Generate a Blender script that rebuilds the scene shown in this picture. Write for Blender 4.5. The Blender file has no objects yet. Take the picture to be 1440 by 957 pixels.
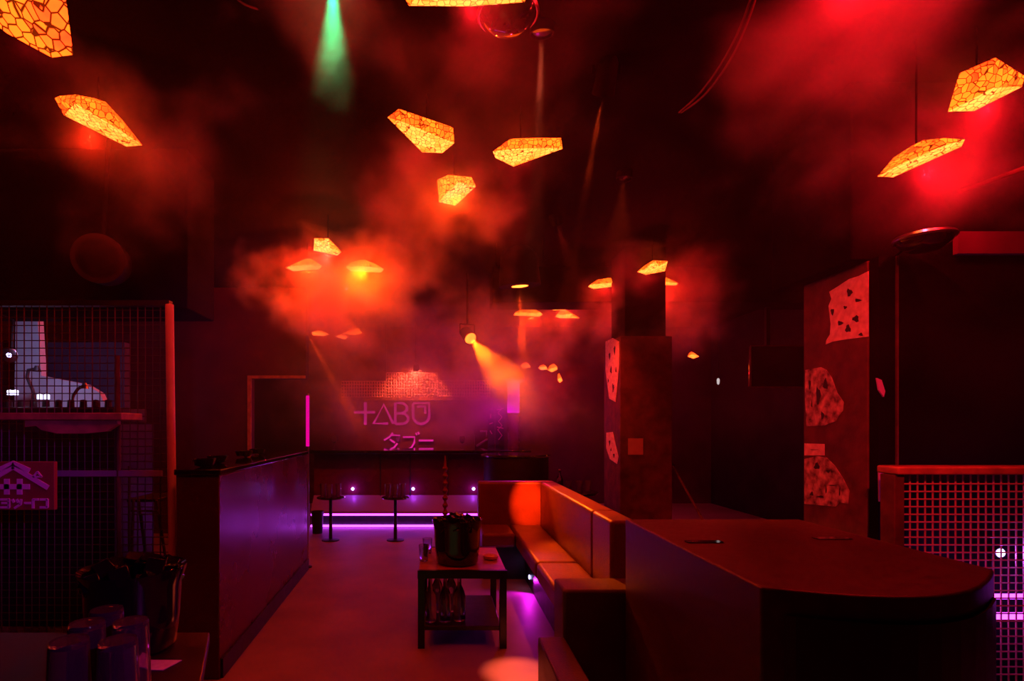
import bpy, bmesh, math, random
from mathutils import Vector, Matrix
random.seed(7)
C = bpy.context.scene.collection
S = bpy.context.scene

# ------------------------------------------------------------------ camera, exposure, world
F, CX, CY, H = 760.0, 620.0, 600.0, 1.30          # focal length (px), vanishing point (px), eye height (m)
cam = bpy.data.cameras.new('camera'); co = bpy.data.objects.new('camera', cam); C.objects.link(co)
cam.sensor_width = 36; cam.lens = 36 * F / 1440
cam.shift_x = (720 - CX) / 1440; cam.shift_y = (CY - 478.5) / 1440
cam.clip_start = 0.05; cam.clip_end = 60
co.location = (0, 0, H); co.rotation_euler = (math.pi / 2, 0, 0)
S.camera = co
S.view_settings.view_transform = 'Standard'; S.view_settings.look = 'None'
S.view_settings.exposure = 0.0; S.view_settings.gamma = 1.0; S.view_settings.use_curve_mapping = False
w = bpy.data.worlds.new('world'); S.world = w; w.use_nodes = True
w.node_tree.nodes['Background'].inputs[0].default_value = (0.6, 0.0, 0.12, 1)
w.node_tree.nodes['Background'].inputs[1].default_value = 0.0
cy = S.cycles
cy.use_denoising = True
cy.max_bounces = 5; cy.diffuse_bounces = 2; cy.glossy_bounces = 3; cy.transmission_bounces = 5
cy.transparent_max_bounces = 10; cy.volume_bounces = 1
cy.sample_clamp_indirect = 2.0; cy.sample_clamp_direct = 0.0
cy.volume_step_rate = 0.8; cy.volume_max_steps = 128
cy.use_adaptive_sampling = True; cy.adaptive_threshold = 0.03; cy.adaptive_min_samples = 16
cy.caustics_reflective = False; cy.caustics_refractive = False

RED = (1.0, 0.045, 0.006); AMB = (1.0, 0.055, 0.004); PUR = (0.42, 0.02, 1.0); MAG = (1.0, 0.0, 0.75)

def W(px, py, y):
    return Vector(((px - CX) * y / F, y, H - (py - CY) * y / F))

def aim(o, tgt):
    d = Vector(tgt) - o.location
    o.rotation_euler = d.to_track_quat('-Z', 'Y').to_euler()

def spot_light(loc, tgt, col, power, angle, blend=0.4, size=0.01, parent=None):
    l = bpy.data.lights.new('spot_beam', 'SPOT'); l.energy = power; l.color = col
    l.spot_size = math.radians(angle); l.spot_blend = blend; l.shadow_soft_size = size
    o = bpy.data.objects.new('spot_beam', l); C.objects.link(o)
    o.location = loc; aim(o, tgt)
    return o

# ------------------------------------------------------------------ materials
def nt(name):
    m = bpy.data.materials.new(name); m.use_nodes = True
    return m, m.node_tree.nodes, m.node_tree.links

def mat(name, col, rough=0.5, metal=0.0, vary=0.0, scale=6.0, bump=0.0, bscale=40.0, spec=0.5, coat=0.0):
    m, N, L = nt(name); b = N['Principled BSDF']
    b.inputs['Base Color'].default_value = (*col, 1); b.inputs['Roughness'].default_value = rough
    b.inputs['Metallic'].default_value = metal; b.inputs['Specular IOR Level'].default_value = spec
    b.inputs['Coat Weight'].default_value = coat
    tc = N.new('ShaderNodeTexCoord')
    if vary > 0:
        n = N.new('ShaderNodeTexNoise'); n.inputs['Scale'].default_value = scale; n.inputs['Detail'].default_value = 5
        L.new(tc.outputs['Object'], n.inputs['Vector'])
        r = N.new('ShaderNodeValToRGB')
        r.color_ramp.elements[0].position = 0.3; r.color_ramp.elements[1].position = 0.72
        r.color_ramp.elements[0].color = (*[max(0, c * (1 - vary)) for c in col], 1)
        r.color_ramp.elements[1].color = (*[min(1, c * (1 + vary)) for c in col], 1)
        L.new(n.outputs['Fac'], r.inputs['Fac']); L.new(r.outputs['Color'], b.inputs['Base Color'])
        mr = N.new('ShaderNodeMapRange'); mr.inputs['To Min'].default_value = max(0.03, rough - 0.12); mr.inputs['To Max'].default_value = min(1, rough + 0.15)
        L.new(n.outputs['Fac'], mr.inputs['Value']); L.new(mr.outputs['Result'], b.inputs['Roughness'])
    if bump > 0:
        n2 = N.new('ShaderNodeTexNoise'); n2.inputs['Scale'].default_value = bscale; n2.inputs['Detail'].default_value = 3
        L.new(tc.outputs['Object'], n2.inputs['Vector'])
        bp = N.new('ShaderNodeBump'); bp.inputs['Strength'].default_value = bump; bp.inputs['Distance'].default_value = 0.01
        L.new(n2.outputs['Fac'], bp.inputs['Height']); L.new(bp.outputs['Normal'], b.inputs['Normal'])
    return m

def emis(name, col, strength, sample='AUTO'):
    m, N, L = nt(name); N.remove(N['Principled BSDF'])
    e = N.new('ShaderNodeEmission'); e.inputs[0].default_value = (*col, 1); e.inputs[1].default_value = strength
    L.new(e.outputs[0], N['Material Output'].inputs['Surface'])
    m.cycles.emission_sampling = sample
    return m

def lantern_mat(name, lo, hi, k, line, scale=42):
    """amber glass cells between dark leading, lit from the bulb inside"""
    m, N, L = nt(name); N.remove(N['Principled BSDF'])
    tc = N.new('ShaderNodeTexCoord')
    v = N.new('ShaderNodeTexVoronoi'); v.feature = 'DISTANCE_TO_EDGE'; v.inputs['Scale'].default_value = scale; v.inputs['Randomness'].default_value = 0.65
    v2 = N.new('ShaderNodeTexVoronoi'); v2.feature = 'F1'; v2.inputs['Scale'].default_value = scale; v2.inputs['Randomness'].default_value = 0.65
    L.new(tc.outputs['Object'], v.inputs['Vector']); L.new(tc.outputs['Object'], v2.inputs['Vector'])
    sep = N.new('ShaderNodeSeparateColor'); L.new(v2.outputs['Color'], sep.inputs[0])
    nz = N.new('ShaderNodeTexNoise'); nz.inputs['Scale'].default_value = 9; L.new(tc.outputs['Object'], nz.inputs['Vector'])
    ad = N.new('ShaderNodeMath'); ad.operation = 'MULTIPLY_ADD'; ad.inputs[1].default_value = 0.45
    L.new(sep.outputs[0], ad.inputs[0]); L.new(nz.outputs['Fac'], ad.inputs[2])
    r = N.new('ShaderNodeValToRGB'); r.color_ramp.elements[0].position = 0.35; r.color_ramp.elements[1].position = 0.95
    r.color_ramp.elements[0].color = (*lo, 1); r.color_ramp.elements[1].color = (*hi, 1)
    L.new(ad.outputs[0], r.inputs['Fac'])
    edge = N.new('ShaderNodeMapRange'); edge.inputs['From Min'].default_value = line * 0.5; edge.inputs['From Max'].default_value = line
    edge.inputs['To Min'].default_value = 0.05; edge.inputs['To Max'].default_value = 1.0
    L.new(v.outputs['Distance'], edge.inputs['Value'])
    e = N.new('ShaderNodeEmission'); L.new(r.outputs['Color'], e.inputs[0])
    mu = N.new('ShaderNodeMath'); mu.operation = 'MULTIPLY'; mu.inputs[1].default_value = k
    L.new(edge.outputs[0], mu.inputs[0]); L.new(mu.outputs[0], e.inputs[1])
    L.new(e.outputs[0], N['Material Output'].inputs['Surface'])
    m.cycles.emission_sampling = 'NONE'
    return m

def glass_mat(name, tint=(1, 1, 1), rough=0.02, tw=1.0):
    m, N, L = nt(name); b = N['Principled BSDF']
    b.inputs['Base Color'].default_value = (*tint, 1); b.inputs['Roughness'].default_value = rough
    b.inputs['Transmission Weight'].default_value = tw; b.inputs['IOR'].default_value = 1.45
    return m

M = dict(
    floor=mat('dark_concrete', (0.30, 0.22, 0.24), 0.5, vary=0.22, scale=2.2, bump=0.05, bscale=60),
    ceiling=mat('black_ceiling_paint', (0.005, 0.004, 0.0045), 0.9, vary=0.4, scale=3, bump=0.2, spec=0.04),
    wall=mat('dark_wall_paint', (0.025, 0.018, 0.024), 0.7, vary=0.3, scale=4, bump=0.1, spec=0.1),
    backwall=mat('plum_wall_paint', (0.07, 0.01, 0.04), 0.6, vary=0.3, scale=3, bump=0.1),
    brick=mat('rough_red_pillar', (0.10, 0.035, 0.035), 0.8, vary=0.5, scale=9, bump=0.5, bscale=30),
    matte=mat('matte_black', (0.006, 0.005, 0.006), 0.8, spec=0.1),
    black=mat('black_plastic', (0.02, 0.018, 0.02), 0.4, vary=0.2, scale=20),
    blackpaint=mat('textured_black_paint', (0.065, 0.015, 0.026), 0.4, vary=0.25, scale=25, bump=0.15, bscale=300),
    metal=mat('black_metal', (0.03, 0.03, 0.03), 0.3, metal=0.6),
    steel=mat('steel', (0.6, 0.55, 0.55), 0.28, metal=1.0),
    post=mat('painted_post', (0.85, 0.6, 0.65), 0.35, vary=0.15),
    wire=mat('copper_wire', (0.8, 0.5, 0.42), 0.4, metal=0.3),
    darkwire=mat('dark_wire', (0.10, 0.06, 0.06), 0.45, metal=0.5),
    gloss=mat('gloss_black', (0.012, 0.01, 0.014), 0.08, coat=0.5),
    panel=mat('gloss_plum_panel', (0.12, 0.008, 0.03), 0.26, vary=0.2, scale=2, spec=0.3),
    leather=mat('brown_leather', (0.16, 0.05, 0.027), 0.36, vary=0.18, scale=7, bump=0.25, bscale=120),
    leatherdark=mat('dark_leather', (0.10, 0.07, 0.08), 0.45, vary=0.2, scale=7, bump=0.25, bscale=120),
    wood=mat('varnished_wood', (0.42, 0.22, 0.13), 0.35, vary=0.35, scale=14),
    paper=mat('faded_paper', (0.85, 0.7, 0.66), 0.8, vary=0.25, scale=30),
    worn=mat('stained_worn_paper', (0.42, 0.33, 0.31), 0.8, vary=0.95, scale=22),
    ink=mat('black_ink', (0.02, 0.015, 0.015), 0.7),
    white=mat('white_paint', (0.7, 0.7, 0.75), 0.5, vary=0.1),
    signred=mat('red_sign_board', (0.30, 0.03, 0.05), 0.5, vary=0.15),
    signmark=mat('pale_sign_paint', (0.85, 0.55, 0.95), 0.5),
    glass=glass_mat('clear_glass', (0.85, 0.75, 0.9), 0.05, 0.94),
    bottleglass=glass_mat('bottle_glass', (0.5, 0.45, 0.5)),
)
GLO = lantern_mat('amber_lantern_glass', (5.0, 0.09, 0.01), (5.0, 0.46, 0.02), 1.0, 0.075)
GHI = lantern_mat('amber_lantern_glass_bright', (6.0, 0.45, 0.02), (6.0, 0.90, 0.12), 1.0, 0.05)
GLO2 = lantern_mat('amber_lantern_glass_hot', (6.0, 0.3, 0.02), (6.0, 0.62, 0.05), 1.0, 0.06)
GHI2 = lantern_mat('amber_lantern_glass_hottest', (7.0, 0.6, 0.05), (7.0, 0.95, 0.2), 1.0, 0.05)
GLO1 = lantern_mat('large_cell_lantern_glass', (5.0, 0.07, 0.02), (5.0, 0.40, 0.02), 1.0, 0.09, 27)
E_purple = emis('purple_led', (2.6, 0.22, 4.5), 1.3)
E_white = emis('cool_white_led', (3.0, 2.6, 6.0), 1.5)
E_neon = emis('pink_neon', (1.0, 0.02, 0.42), 0.8)
E_lens = emis('amber_spot_lens', (9.0, 1.1, 0.12), 1.0)
E_mag = emis('painted_magenta_light', (1.6, 0.0, 1.6), 1.0)
E_green = emis('green_lens', (0.0, 1.0, 0.35), 3.0)

# ------------------------------------------------------------------ mesh helper
class MB:
    def __init__(s): s.v = []; s.f = []; s.mi = []
    def _add(s, vs, fs, mi=0):
        n = len(s.v); s.v += [Vector(p) for p in vs]; s.f += [[n + i for i in f] for f in fs]; s.mi += [mi] * len(fs)
    def box(s, x0, x1, y0, y1, z0, z1, mi=0):
        s._add([(x, y, z) for z in (z0, z1) for y in (y0, y1) for x in (x0, x1)],
               [(0, 2, 3, 1), (4, 5, 7, 6), (0, 1, 5, 4), (2, 6, 7, 3), (0, 4, 6, 2), (1, 3, 7, 5)], mi); return s
    def prism(s, pts, d, mi=0):
        """closed polygon of 3-D points swept along vector d"""
        n = len(pts); d = Vector(d); p = [Vector(q) for q in pts]
        s._add(p + [q + d for q in p], [list(range(n))[::-1], list(range(n, 2 * n))] + [(i, (i + 1) % n, n + (i + 1) % n, n + i) for i in range(n)], mi); return s
    def tube(s, pts, r, seg=8, mi=0, cap=True, closed=False):
        pts = [Vector(p) for p in pts]; n = len(pts); rs = r if isinstance(r, (list, tuple)) else [r] * n
        base = len(s.v); up = None
        for i, p in enumerate(pts):
            a = pts[i - 1] if i > 0 or closed else p; b = pts[(i + 1) % n] if i < n - 1 or closed else p
            t = (b - a).normalized()
            if up is None: up = Vector((0, 0, 1)) if abs(t.z) < 0.9 else Vector((1, 0, 0))
            u = t.cross(up).normalized(); v = u.cross(t).normalized(); up = v
            for k in range(seg):
                an = 2 * math.pi * k / seg
                s.v.append(p + (u * math.cos(an) + v * math.sin(an)) * rs[i])
        for i in range(n if closed else n - 1):
            for k in range(seg):
                j = (i + 1) % n
                s.f.append([base + i * seg + k, base + i * seg + (k + 1) % seg, base + j * seg + (k + 1) % seg, base + j * seg + k]); s.mi.append(mi)
        if cap and not closed:
            s.f.append([base + k for k in range(seg)][::-1]); s.f.append([base + (n - 1) * seg + k for k in range(seg)]); s.mi += [mi, mi]
        return s
    def lathe(s, prof, seg=28, c=(0, 0, 0), mi=0, axis=None):
        """profile of (radius, height) turned about z at c"""
        base = len(s.v); c = Vector(c); R = Matrix.Identity(3) if axis is None else Vector(axis).to_track_quat('Z', 'Y').to_matrix()
        for r, z in prof:
            for k in range(seg):
                a = 2 * math.pi * k / seg; s.v.append(c + R @ Vector((r * math.cos(a), r * math.sin(a), z)))
        for i in range(len(prof) - 1):
            for k in range(seg):
                s.f.append([base + i * seg + k, base + i * seg + (k + 1) % seg, base + (i + 1) * seg + (k + 1) % seg, base + (i + 1) * seg + k]); s.mi.append(mi)
        if prof[0][0] > 1e-5: s.f.append([base + k for k in range(seg)][::-1]); s.mi.append(mi)
        if prof[-1][0] > 1e-5: s.f.append([base + (len(prof) - 1) * seg + k for k in range(seg)]); s.mi.append(mi)
        return s
    def build(s, name, mats, parent=None, bevel=0.0, smooth=False, seg=3):
        me = bpy.data.meshes.new(name)
        o0 = parent.location if parent is not None and parent.parent is None else Vector((0, 0, 0))
        if parent is not None and parent.parent is not None: o0 = parent.parent.location + parent.location
        me.from_pydata([p - o0 for p in s.v], [], s.f); me.validate()
        for m in (mats if isinstance(mats, (list, tuple)) else [mats]): me.materials.append(m)
        if len(me.polygons) == len(s.mi):
            for p, i in zip(me.polygons, s.mi): p.material_index = i
        bm = bmesh.new(); bm.from_mesh(me)
        bmesh.ops.remove_doubles(bm, verts=bm.verts, dist=1e-6)
        bmesh.ops.recalc_face_normals(bm, faces=bm.faces); bm.to_mesh(me); bm.free()
        o = bpy.data.objects.new(name, me); C.objects.link(o)
        if parent is not None: o.parent = parent
        if smooth:
            for p in me.polygons: p.use_smooth = True
            me.set_sharp_from_angle(angle=math.radians(40))
        if bevel > 0:
            b = o.modifiers.new('bevel', 'BEVEL'); b.width = bevel; b.segments = seg; b.limit_method = 'ANGLE'
            for p in me.polygons: p.use_smooth = True
            me.set_sharp_from_angle(angle=math.radians(50))
            b.harden_normals = False
        return o

def tag(o, label, cat, group=None, kind=None):
    o['label'] = label; o['category'] = cat
    if group: o['group'] = group
    if kind: o['kind'] = kind
    return o
def thing(name, loc, label, cat, group=None):
    o = bpy.data.objects.new(name, None); o.empty_display_size = 0.1; C.objects.link(o); o.location = loc
    return tag(o, label, cat, group)
def struct(name, mb, m, bevel=0.0):
    o = mb.build(name, m, bevel=bevel); o['kind'] = 'structure'; return o
def copy_tree(root, loc, label, group=None, rotz=0):
    r = root.copy(); C.objects.link(r); r.location = loc; r.rotation_euler = (0, 0, rotz); r['label'] = label
    if group: r['group'] = group
    for ch in list(root.children):
        c = ch.copy(); C.objects.link(c); c.parent = r
        for g in list(ch.children):
            d = g.copy(); C.objects.link(d); d.parent = c
    return r

# ------------------------------------------------------------------ the room
XL, XR, Y0, Y1, ZC = -4.3, 4.6, -0.8, 9.2, 3.0
struct('floor', MB().box(XL, XR, Y0, Y1, -0.1, 0), M['floor'])
struct('ceiling', MB().box(XL, XR, Y0, Y1, ZC, ZC + 0.1), M['ceiling'])
struct('wall_back', MB().box(XL, XR, Y1, Y1 + 0.1, 0, ZC), M['backwall'])
struct('wall_left', MB().box(XL - 0.1, XL, Y0, Y1, 0, ZC), M['wall'])
struct('wall_right', MB().box(XR, XR + 0.1, Y0, Y1, 0, ZC), M['wall'])
struct('wall_front', MB().box(XL, XR, Y0 - 0.1, Y0, 0, ZC), M['wall'])
# return wall beyond the glossy divider, with a dark doorway in it
yw = 6.6
struct('wall_inner', MB().box(XL, W(352, 0, yw).x, yw, yw + 0.15, 0, ZC).box(W(352, 0, yw).x, W(430, 0, yw).x, yw, yw + 0.15, W(0, 532, yw).z, ZC), M['backwall'])
struct('trim_doorway', MB().box(W(349, 0, yw).x, W(354, 0, yw).x, yw - 0.03, yw - 0.001, 0, W(0, 532, yw).z)
       .box(W(349, 0, yw).x, W(430, 0, yw).x, yw - 0.03, yw - 0.001, W(0, 532, yw).z, W(0, 528, yw).z), M['wood'])
# ceiling beams and ducts
struct('trim_beam_right', MB().box(2.02, XR, 2.66, 3.3, 2.12, ZC), M['ceiling'], bevel=0.01)
struct('trim_beam_middle', MB().box(0.55, XR, 5.72, 6.1, 2.62, ZC), M['ceiling'], bevel=0.01)
struct('trim_beam_left', MB().box(XL, -1.55, 3.3, 3.7, 2.02, ZC), M['ceiling'], bevel=0.01)

# ------------------------------------------------------------------ haze (real scattering smoke in the air)
def haze():
    m, N, L = nt('stage_smoke'); N.remove(N['Principled BSDF'])
    vs = N.new('ShaderNodeVolumeScatter'); vs.inputs['Color'].default_value = (0.95, 0.95, 0.95, 1); vs.inputs['Anisotropy'].default_value = 0.0
    g = N.new('ShaderNodeNewGeometry')
    n1 = N.new('ShaderNodeTexNoise'); n1.inputs['Scale'].default_value = 1.7; n1.inputs['Detail'].default_value = 3; n1.inputs['Roughness'].default_value = 0.55
    n1.inputs['Distortion'].default_value = 0.6
    L.new(g.outputs['Position'], n1.inputs['Vector'])
    mr = N.new('ShaderNodeMapRange'); mr.inputs['From Min'].default_value = 0.42; mr.inputs['From Max'].default_value = 0.64
    mr.inputs['To Min'].default_value = 0.06; mr.inputs['To Max'].default_value = 1.8
    L.new(n1.outputs['Fac'], mr.inputs['Value'])
    nw = N.new('ShaderNodeTexNoise'); nw.inputs['Scale'].default_value = 2.1; nw.inputs['Detail'].default_value = 2.5
    L.new(g.outputs['Position'], nw.inputs['Vector'])
    s1 = N.new('ShaderNodeVectorMath'); s1.operation = 'MULTIPLY_ADD'; s1.inputs[1].default_value = (1.5, 1.5, 1.3); s1.inputs[2].default_value = (-0.75, -0.75, -0.65)
    L.new(nw.outputs['Color'], s1.inputs[0])
    s2 = N.new('ShaderNodeVectorMath'); s2.operation = 'ADD'; L.new(g.outputs['Position'], s2.inputs[0]); L.new(s1.outputs[0], s2.inputs[1])
    # puffs: centre, radius, density
    P = [((W(440, 400, 4.7)), 0.55, 5.0), ((W(525, 405, 4.75)), 0.6, 5.0), ((W(480, 455, 4.9)), 0.45, 2.5), ((W(641, 290, 3.3)), 0.5, 1.8), ((W(705, 515, 5.7)), 0.9, 2.4),
         ((W(590, 555, 7.5)), 2.1, 0.95), ((W(930, 430, 5.3)), 0.8, 1.6), ((W(770, 455, 6.6)), 0.75, 0.9),
         ((W(1180, 10, 2.0)), 0.55, 1.2), ((W(1300, 190, 2.7)), 0.8, 1.0), ((W(180, 215, 2.7)), 0.5, 0.6),
         ((W(700, 100, 2.8)), 0.8, 0.22), ((W(472, 30, 2.0)), 0.34, 3.0), ((W(450, 490, 7.6)), 0.8, 0.7),
         ((W(650, 20, 2.0)), 0.45, 0.6)]
    acc = None
    for c, r, d in P:
        sub = N.new('ShaderNodeVectorMath'); sub.operation = 'DISTANCE'; sub.inputs[1].default_value = c
        L.new(s2.outputs[0], sub.inputs[0])
        q = N.new('ShaderNodeMapRange'); q.interpolation_type = 'SMOOTHSTEP'
        q.inputs['From Min'].default_value = r; q.inputs['From Max'].default_value = r * 0.1
        q.inputs['To Min'].default_value = 0; q.inputs['To Max'].default_value = d
        L.new(sub.outputs['Value'], q.inputs['Value'])
        if acc is None: acc = q.outputs[0]
        else:
            a = N.new('ShaderNodeMath'); a.operation = 'ADD'; L.new(acc, a.inputs[0]); L.new(q.outputs[0], a.inputs[1]); acc = a.outputs[0]
    ab = N.new('ShaderNodeMath'); ab.operation = 'ADD'; ab.inputs[1].default_value = 0.012; L.new(acc, ab.inputs[0])
    mu = N.new('ShaderNodeMath'); mu.operation = 'MULTIPLY'; L.new(ab.outputs[0], mu.inputs[0]); L.new(mr.outputs[0], mu.inputs[1])
    sx = N.new('ShaderNodeSeparateXYZ'); L.new(g.outputs['Position'], sx.inputs[0])
    zr_ = N.new('ShaderNodeMapRange'); zr_.interpolation_type = 'SMOOTHSTEP'; zr_.inputs['From Min'].default_value = 0.95; zr_.inputs['From Max'].default_value = 1.5
    L.new(sx.outputs['Z'], zr_.inputs['Value'])
    m3 = N.new('ShaderNodeMath'); m3.operation = 'MULTIPLY'; L.new(mu.outputs[0], m3.inputs[0]); L.new(zr_.outputs[0], m3.inputs[1]); mu = m3
    L.new(mu.outputs[0], vs.inputs['Density']); L.new(vs.outputs[0], N['Material Output'].inputs['Volume'])
    o = MB().box(-2.4, 3.4, 1.0, 8.9, 0.95, 2.98).build('smoke_haze', m)
    tag(o, 'thin red-lit smoke drifting around the hanging amber lanterns', 'smoke', kind='stuff')
haze()

# ------------------------------------------------------------------ faceted amber lanterns
def hull(points, name, parent, mats, zhi):
    bm = bmesh.new()
    for p in points: bm.verts.new(p - parent.location)
    r = bmesh.ops.convex_hull(bm, input=bm.verts)
    dead = [e for e in set(r['geom_interior']) | set(r['geom_unused']) if isinstance(e, bmesh.types.BMVert)]
    bmesh.ops.delete(bm, geom=[v for v in dead if v.is_valid], context='VERTS')
    bmesh.ops.recalc_face_normals(bm, faces=bm.faces)
    for f in bm.faces: f.material_index = 1 if f.normal.z < zhi else 0
    me = bpy.data.meshes.new(name); bm.to_mesh(me); bm.free()
    for m in mats: me.materials.append(m)
    o = bpy.data.objects.new(name, me); C.objects.link(o); o.parent = parent
    return o

def lantern(out, y, label, group, tilt=0.5, thick=0.07, zhi=-0.8, mats=None, power=8.0, col=(1.0, 0.003, 0.012)):
    cx = sum(p[0] for p in out) / len(out); cyy = sum(p[1] for p in out) / len(out)
    c = W(cx, cyy, y)
    pts = [W(px, py, y * (1 + tilt * (py - cyy) / (CY - cyy))) for px, py in out]
    t = thing('ceiling_lantern', c, label, 'lantern', group)
    view = (c - Vector((0, 0, H))).normalized()
    # crown of the body: smaller ring lifted up and away; keel: two points pushed down towards the room
    size = max((p - c).length for p in pts)
    th = thick * size / 0.18
    top = [c + (p - c) * 0.45 + Vector((0, 0.5, 0.55)) * th * 1.6 for p in pts]
    far = max(pts, key=lambda p: (p - c).length)
    keel = [c + (far - c) * 0.55 - view * th * 0.7 + Vector((0, 0, 0.12 * th)), c - (far - c) * 0.25 - view * th * 1.0 + Vector((0, 0, 0.12 * th))]
    hull(pts + top + keel, 'lamp_shade', t, mats or [GLO, GHI], zhi)
    l = bpy.data.lights.new('lantern_glow', 'POINT'); l.energy = power; l.color = col; l.shadow_soft_size = 0.012
    lo = bpy.data.objects.new('lantern_glow', l); C.objects.link(lo)
    lo.location = (c.x, c.y, min(p.z for p in pts + keel) - 0.035)
    # dark leading along the rim and a cord to the ceiling
    fr = MB(); fr.tube(pts, 0.0035 * max(1, y / 3), 5, closed=True)
    tc = c + Vector((0, 0.5, 0.55)) * th * 1.5
    MB().tube([tc, Vector((tc.x, tc.y, ZC))], 0.004, 6).build('cord', M['matte'], t)
    return t

lantern([(-60, -60), (20, -95), (88, -40), (93, 3), (103, 77), (73, 81), (10, 47), (-45, 5)], 1.85, 'large honeycomb amber lantern cut by the upper left corner', 'amber lanterns', 0.35, 0.08, mats=[GLO1, GLO1])
lantern([(77, 138), (83, 135), (106, 133), (146, 146), (200, 204), (178, 206), (90, 162)], 2.56, 'long amber lantern slanting down to a point at the left, under the corner one', 'amber lanterns', power=10, col=(1.0, 0.02, 0.004))
lantern([(545, 165), (561, 153), (637, 179), (639, 201), (622, 215), (594, 214)], 2.7, 'amber lantern with tail pointing up left, in the middle trio', 'amber lanterns')
lantern([(693, 213), (716, 196), (789, 194), (791, 209), (722, 234), (697, 222)], 2.8, 'amber lantern with square tail pointing right, in the middle trio', 'amber lanterns')
lantern([(615, 253), (630, 246), (663, 249), (669, 262), (640, 289), (617, 284)], 3.3, 'short gem-shaped amber lantern, lowest of the middle trio', 'amber lanterns', mats=[GLO2, GHI2], power=16, col=(1.0, 0.045, 0.003), thick=0.1)
lantern([(1349, 103), (1400, 81), (1441, 107), (1437, 122), (1370, 156), (1333, 157)], 2.25, 'broad five-sided amber lantern at the upper right edge', 'amber lanterns', 0.35, power=16)
lantern([(1234, 248), (1290, 213), (1328, 194), (1357, 196), (1352, 206), (1256, 249)], 2.32, 'narrow blade-like amber lantern below the broad one at the right', 'amber lanterns', power=14)
lantern([(442, 335), (462, 335), (480, 354), (474, 359), (441, 352)], 4.3, 'small amber lantern seen end-on above two bright ones in thick smoke', 'amber lanterns', mats=[GLO2, GHI2], power=25, col=(1.0, 0.012, 0.008))
lantern([(402, 376), (424, 367), (441, 367), (453, 374), (448, 379), (412, 381)], 4.95, 'bright sliver lantern, left one in the thick orange smoke', 'amber lanterns', mats=[GLO2, GHI2], power=45, col=(1.0, 0.038, 0.002))
lantern([(486, 375), (494, 369), (514, 369), (540, 378), (536, 383), (494, 381)], 4.95, 'bright sliver lantern, right one in the thick orange smoke', 'amber lanterns', mats=[GLO2, GHI2], power=60, col=(1.0, 0.055, 0.001))
lantern([(896, 382), (922, 366), (939, 367), (935, 381), (908, 386)], 4.9, 'dim honeycomb lantern, highest of the trio right of the black spotlight', 'amber lanterns')
lantern([(827, 403), (830, 400), (866, 394), (879, 396), (878, 401), (835, 406)], 5.5, 'bright thin lantern, left of the pair under the dim honeycomb one', 'amber lanterns', power=14, col=(1.0, 0.012, 0.008))
lantern([(908, 400), (912, 394), (939, 391), (954, 398), (950, 401)], 5.5, 'bright thin lantern, right of the pair under the dim honeycomb one', 'amber lanterns', power=16, col=(1.0, 0.012, 0.008))
lantern([(776, 433), (798, 424), (808, 424), (806, 431), (795, 436), (778, 436)], 6.3, 'small dim lantern above two bright slivers beside the black spotlight beam', 'amber lanterns')
lantern([(722, 443), (725, 439), (760, 439), (763, 442), (758, 445)], 6.9, 'thin bright lantern directly under the black spotlight', 'amber lanterns', power=14, col=(1.0, 0.025, 0.004))
lantern([(781, 445), (784, 441), (804, 441), (815, 447), (787, 447)], 6.9, 'thin bright lantern just right of the one under the black spotlight', 'amber lanterns', power=14, col=(1.0, 0.025, 0.004))
lantern([(438, 467), (452, 466), (463, 470), (455, 472), (440, 471)], 8.0, 'tiny far lantern beside the ring-lensed spotlight', 'amber lanterns', power=4)
lantern([(471, 473), (480, 471), (490, 474), (485, 477)], 8.5, 'tiny far lantern, lowest of the row beside the ring-lensed spotlight', 'amber lanterns', power=4)
lantern([(481, 469), (495, 466), (507, 465), (509, 468), (500, 471)], 8.0, 'tiny far lantern at the right end of the row beside the ring-lensed spotlight', 'amber lanterns', power=4)
lantern([(732, 514), (744, 512), (746, 516), (735, 518)], 8.7, 'tiny far lantern above the magenta-lit column', 'amber lanterns', power=4)
lantern([(757, 517), (768, 515), (770, 519), (761, 520)], 8.7, 'tiny far lantern, first right of the one over the magenta column', 'amber lanterns', power=4)
lantern([(770, 520), (783, 515), (784, 519), (776, 523)], 8.8, 'tiny far lantern, second right of the one over the magenta column', 'amber lanterns', power=4)
lantern([(784, 534), (789, 530), (791, 535), (787, 538)], 8.8, 'tiny far lantern low beside the magenta column, set apart from the row', 'amber lanterns', power=4)
lantern([(967, 501), (975, 497), (983, 501), (975, 504)], 7.6, 'single tiny lantern hanging alone in the dark right of the poster pillar', 'amber lanterns', power=4)
lantern([(560, -20), (640, -60), (720, -40), (741, -10), (738, 3), (660, 9), (575, 8)], 1.95, 'big amber lantern mostly cut by the top edge', 'amber lanterns', 0.3)
lantern([(1120, -75), (1200, -110), (1260, -70), (1240, -30), (1160, -40)], 1.95, 'amber lantern above the top edge behind the red smoke', 'amber lanterns', 0.3, power=15)

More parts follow.
